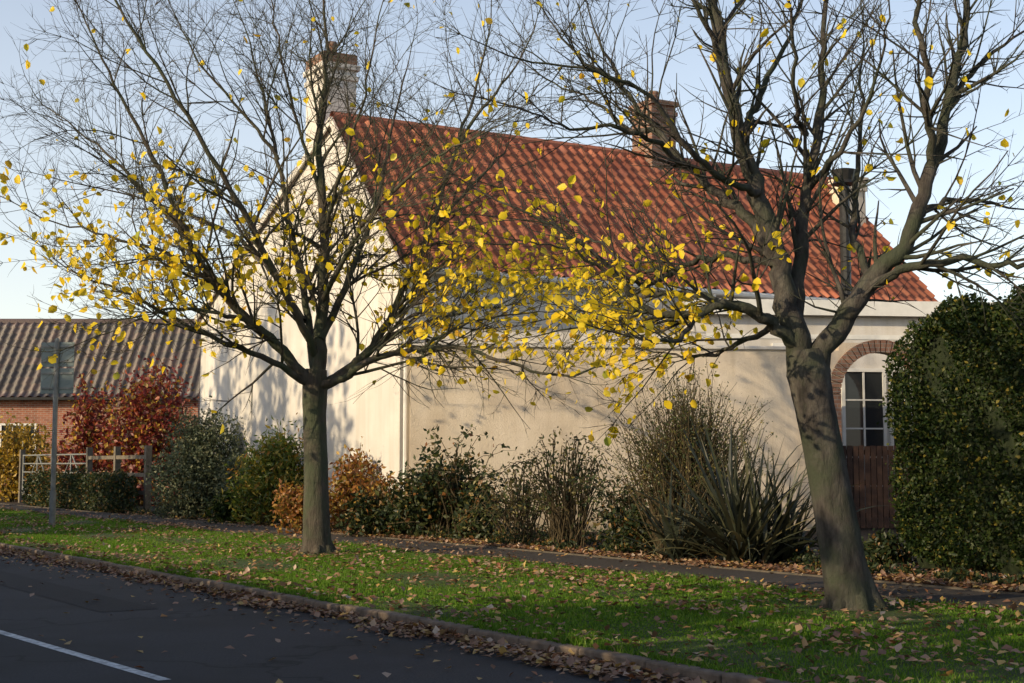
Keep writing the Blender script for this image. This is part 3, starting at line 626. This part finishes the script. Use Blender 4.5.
def hedge(name,s0,s1,t0,t1,h,n,ls,mat,amp=1.0):
    e=empty(name)
    rx,ry=(s1-s0)/2,(t1-t0)/2; cs,ct=(s0+s1)/2,(t0+t1)/2
    def shell(m,jit):
        v=rng.uniform(-1,1,(m*2,3)); k=rng.choice(3,size=len(v),p=np.array([ry*h,rx*h,rx*ry])/(ry*h+rx*h+rx*ry)); sg=rng.choice([-1.,1.],size=len(v)); sg[k==2]=1; v[np.arange(len(v)),k]=sg
        nr=(np.sum(np.abs(v)**9,1))**(1/9.0); v=v/nr[:,None]
        s=cs+v[:,0]*rx; t=ct+v[:,1]*ry; z=h/2+v[:,2]*h/2
        off=amp*(0.09*np.sin(s*1.7+z*1.1)+0.08*np.sin(z*3.1+s*2.9+t)+0.07*np.sin(t*4+s*5.3)+0.05*np.sin(s*9+z*7))
        dep=off-np.abs(rng.normal(0,1,len(v)))*jit+(rng.uniform(0,1,len(v))>0.96)*rng.uniform(0,.22,len(v))
        s+=np.sign(v[:,0])*(k==0)*dep; t+=np.sign(v[:,1])*(k==1)*dep; z+=(k==2)*dep
        s+=(v[:,0]<0)*(k==0)*np.clip(1-z/2.2,0,1)*0.25
        return np.stack([s*SX+t*TX,s*SY+t*TY,np.maximum(z,0.02)],1)
    P=shell(n//2,0.15); V,F=leaves(P,ls,wid=0.65); mkobj('foliage',V,F,mat,e)
    ins=0.3
    boxobj('inner_dark_box',[(np.array(st(s0+ins,t0+ins,0)),Sv*(s1-s0-2*ins),Tv*(t1-t0-2*ins),Zu*(h-0.4))],M['core'],e,0.2)  # solid dark box filling the inside of the leaf shell
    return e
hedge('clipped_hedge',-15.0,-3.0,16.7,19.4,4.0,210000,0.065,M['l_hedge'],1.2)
hedge('low_hedge',-58,-46,15.2,15.9,1.25,14000,0.11,M['l_dark'])
# ------------------------------------------------------------ unseen trees and hedge added across the street to cast shade into view
e=empty('unseen_shade_trees'); P=[]; tb=Tubes()
lst=[(-58,-9,12,900),(-52,-9,13,1100),(-46.5,-8,16,2000),(-42.5,-9,17.5,2300),(-38.5,-8,17,2300),(-34.6,-9,15.5,1900),(-27.5,-8,6.2,700),(-21.5,-8,6.0,600),(-17.5,-9,7.0,900),(-12,-8,9.0,1500),(-8,-8,9.6,1500),(-3,-8,9,1100),(3,-8,8.5,900),(9,-7,10,900)]
for (s,t,h,n) in lst:
    c=np.array(st(s,t))
    pts=lobes(c[0],c[1],5.0,4.5,h,n,12); pts=pts[pts[:,2]>1.2]; P.append(pts)
    tb.add([c+np.array([0,0,-.1]),c+np.array([0,0,h*.4]),c+np.array([.3,.2,h*.8])],[.3,.22,.08],8)
V,F=leaves(np.concatenate(P),0.42,wid=0.8); mkobj('foliage',V,F,M['l_dark'],e); mkobj('trunks',tb.V,tb.F,M['bark'],e)
hedge('unseen_shade_hedge',-62,-1.5,-4.2,-2.6,3.8,44000,0.3,M['l_dark'])  # out of view, added at this height so its shadow covers the road
# ------------------------------------------------------------ light, sky, camera
EL_=math.radians(20); dx,dy=-0.83,-0.558
n_=math.hypot(dx,dy); dx/=n_;dy/=n_
sv=Vector((dx*math.cos(EL_),dy*math.cos(EL_),math.sin(EL_)))
sun=bpy.data.lights.new('sun','SUN'); sun.energy=5.0; sun.angle=math.radians(0.5); sun.color=(1.0,0.79,0.50)
so=bpy.data.objects.new('sun',sun); scene.collection.objects.link(so); so.rotation_euler=sv.to_track_quat('Z','Y').to_euler(); so.location=(-60,-30,30)
w=bpy.data.worlds.new('World'); scene.world=w; w.use_nodes=True; nt=w.node_tree
bg=nt.nodes['Background']; sky=nt.nodes.new('ShaderNodeTexSky'); sky.sky_type='NISHITA'; sky.sun_disc=False
sky.sun_elevation=EL_; sky.sun_rotation=math.atan2(dx,dy); sky.air_density=1.0; sky.dust_density=1.6; sky.ozone_density=1.7
# thin high haze over the clear sky, denser towards the horizon
tc=nt.nodes.new('ShaderNodeTexCoord'); sp=nt.nodes.new('ShaderNodeSeparateXYZ'); nt.links.new(tc.outputs['Generated'],sp.inputs[0])
hz=ramp(nt,sp.outputs[2],[(0.0,(0.50,0.45,0.38)),(0.12,(0.38,0.35,0.31)),(0.35,(0.20,0.20,0.205)),(0.5,(0.04,0.042,0.05)),(1.0,(0.0,0.0,0.0))])
sc=nt.nodes.new('ShaderNodeVectorMath'); sc.operation='SCALE'; nt.links.new(hz,sc.inputs[0]); sc.inputs['Scale'].default_value=10.0
ad=nt.nodes.new('ShaderNodeVectorMath'); ad.operation='ADD'; nt.links.new(sky.outputs[0],ad.inputs[0]); nt.links.new(sc.outputs[0],ad.inputs[1])
nt.links.new(ad.outputs[0],bg.inputs[0]); bg.inputs[1].default_value=0.14
cam=bpy.data.cameras.new('camera'); cam.sensor_width=36; cam.lens=36*1422/1024; cam.clip_end=4000
co=bpy.data.objects.new('camera',cam); scene.collection.objects.link(co); co.location=(0,0,1.6)
co.rotation_euler=(math.radians(90+4.96),0,0); scene.camera=co
scene.view_settings.view_transform='Standard'; scene.view_settings.look='None'; scene.view_settings.exposure=0
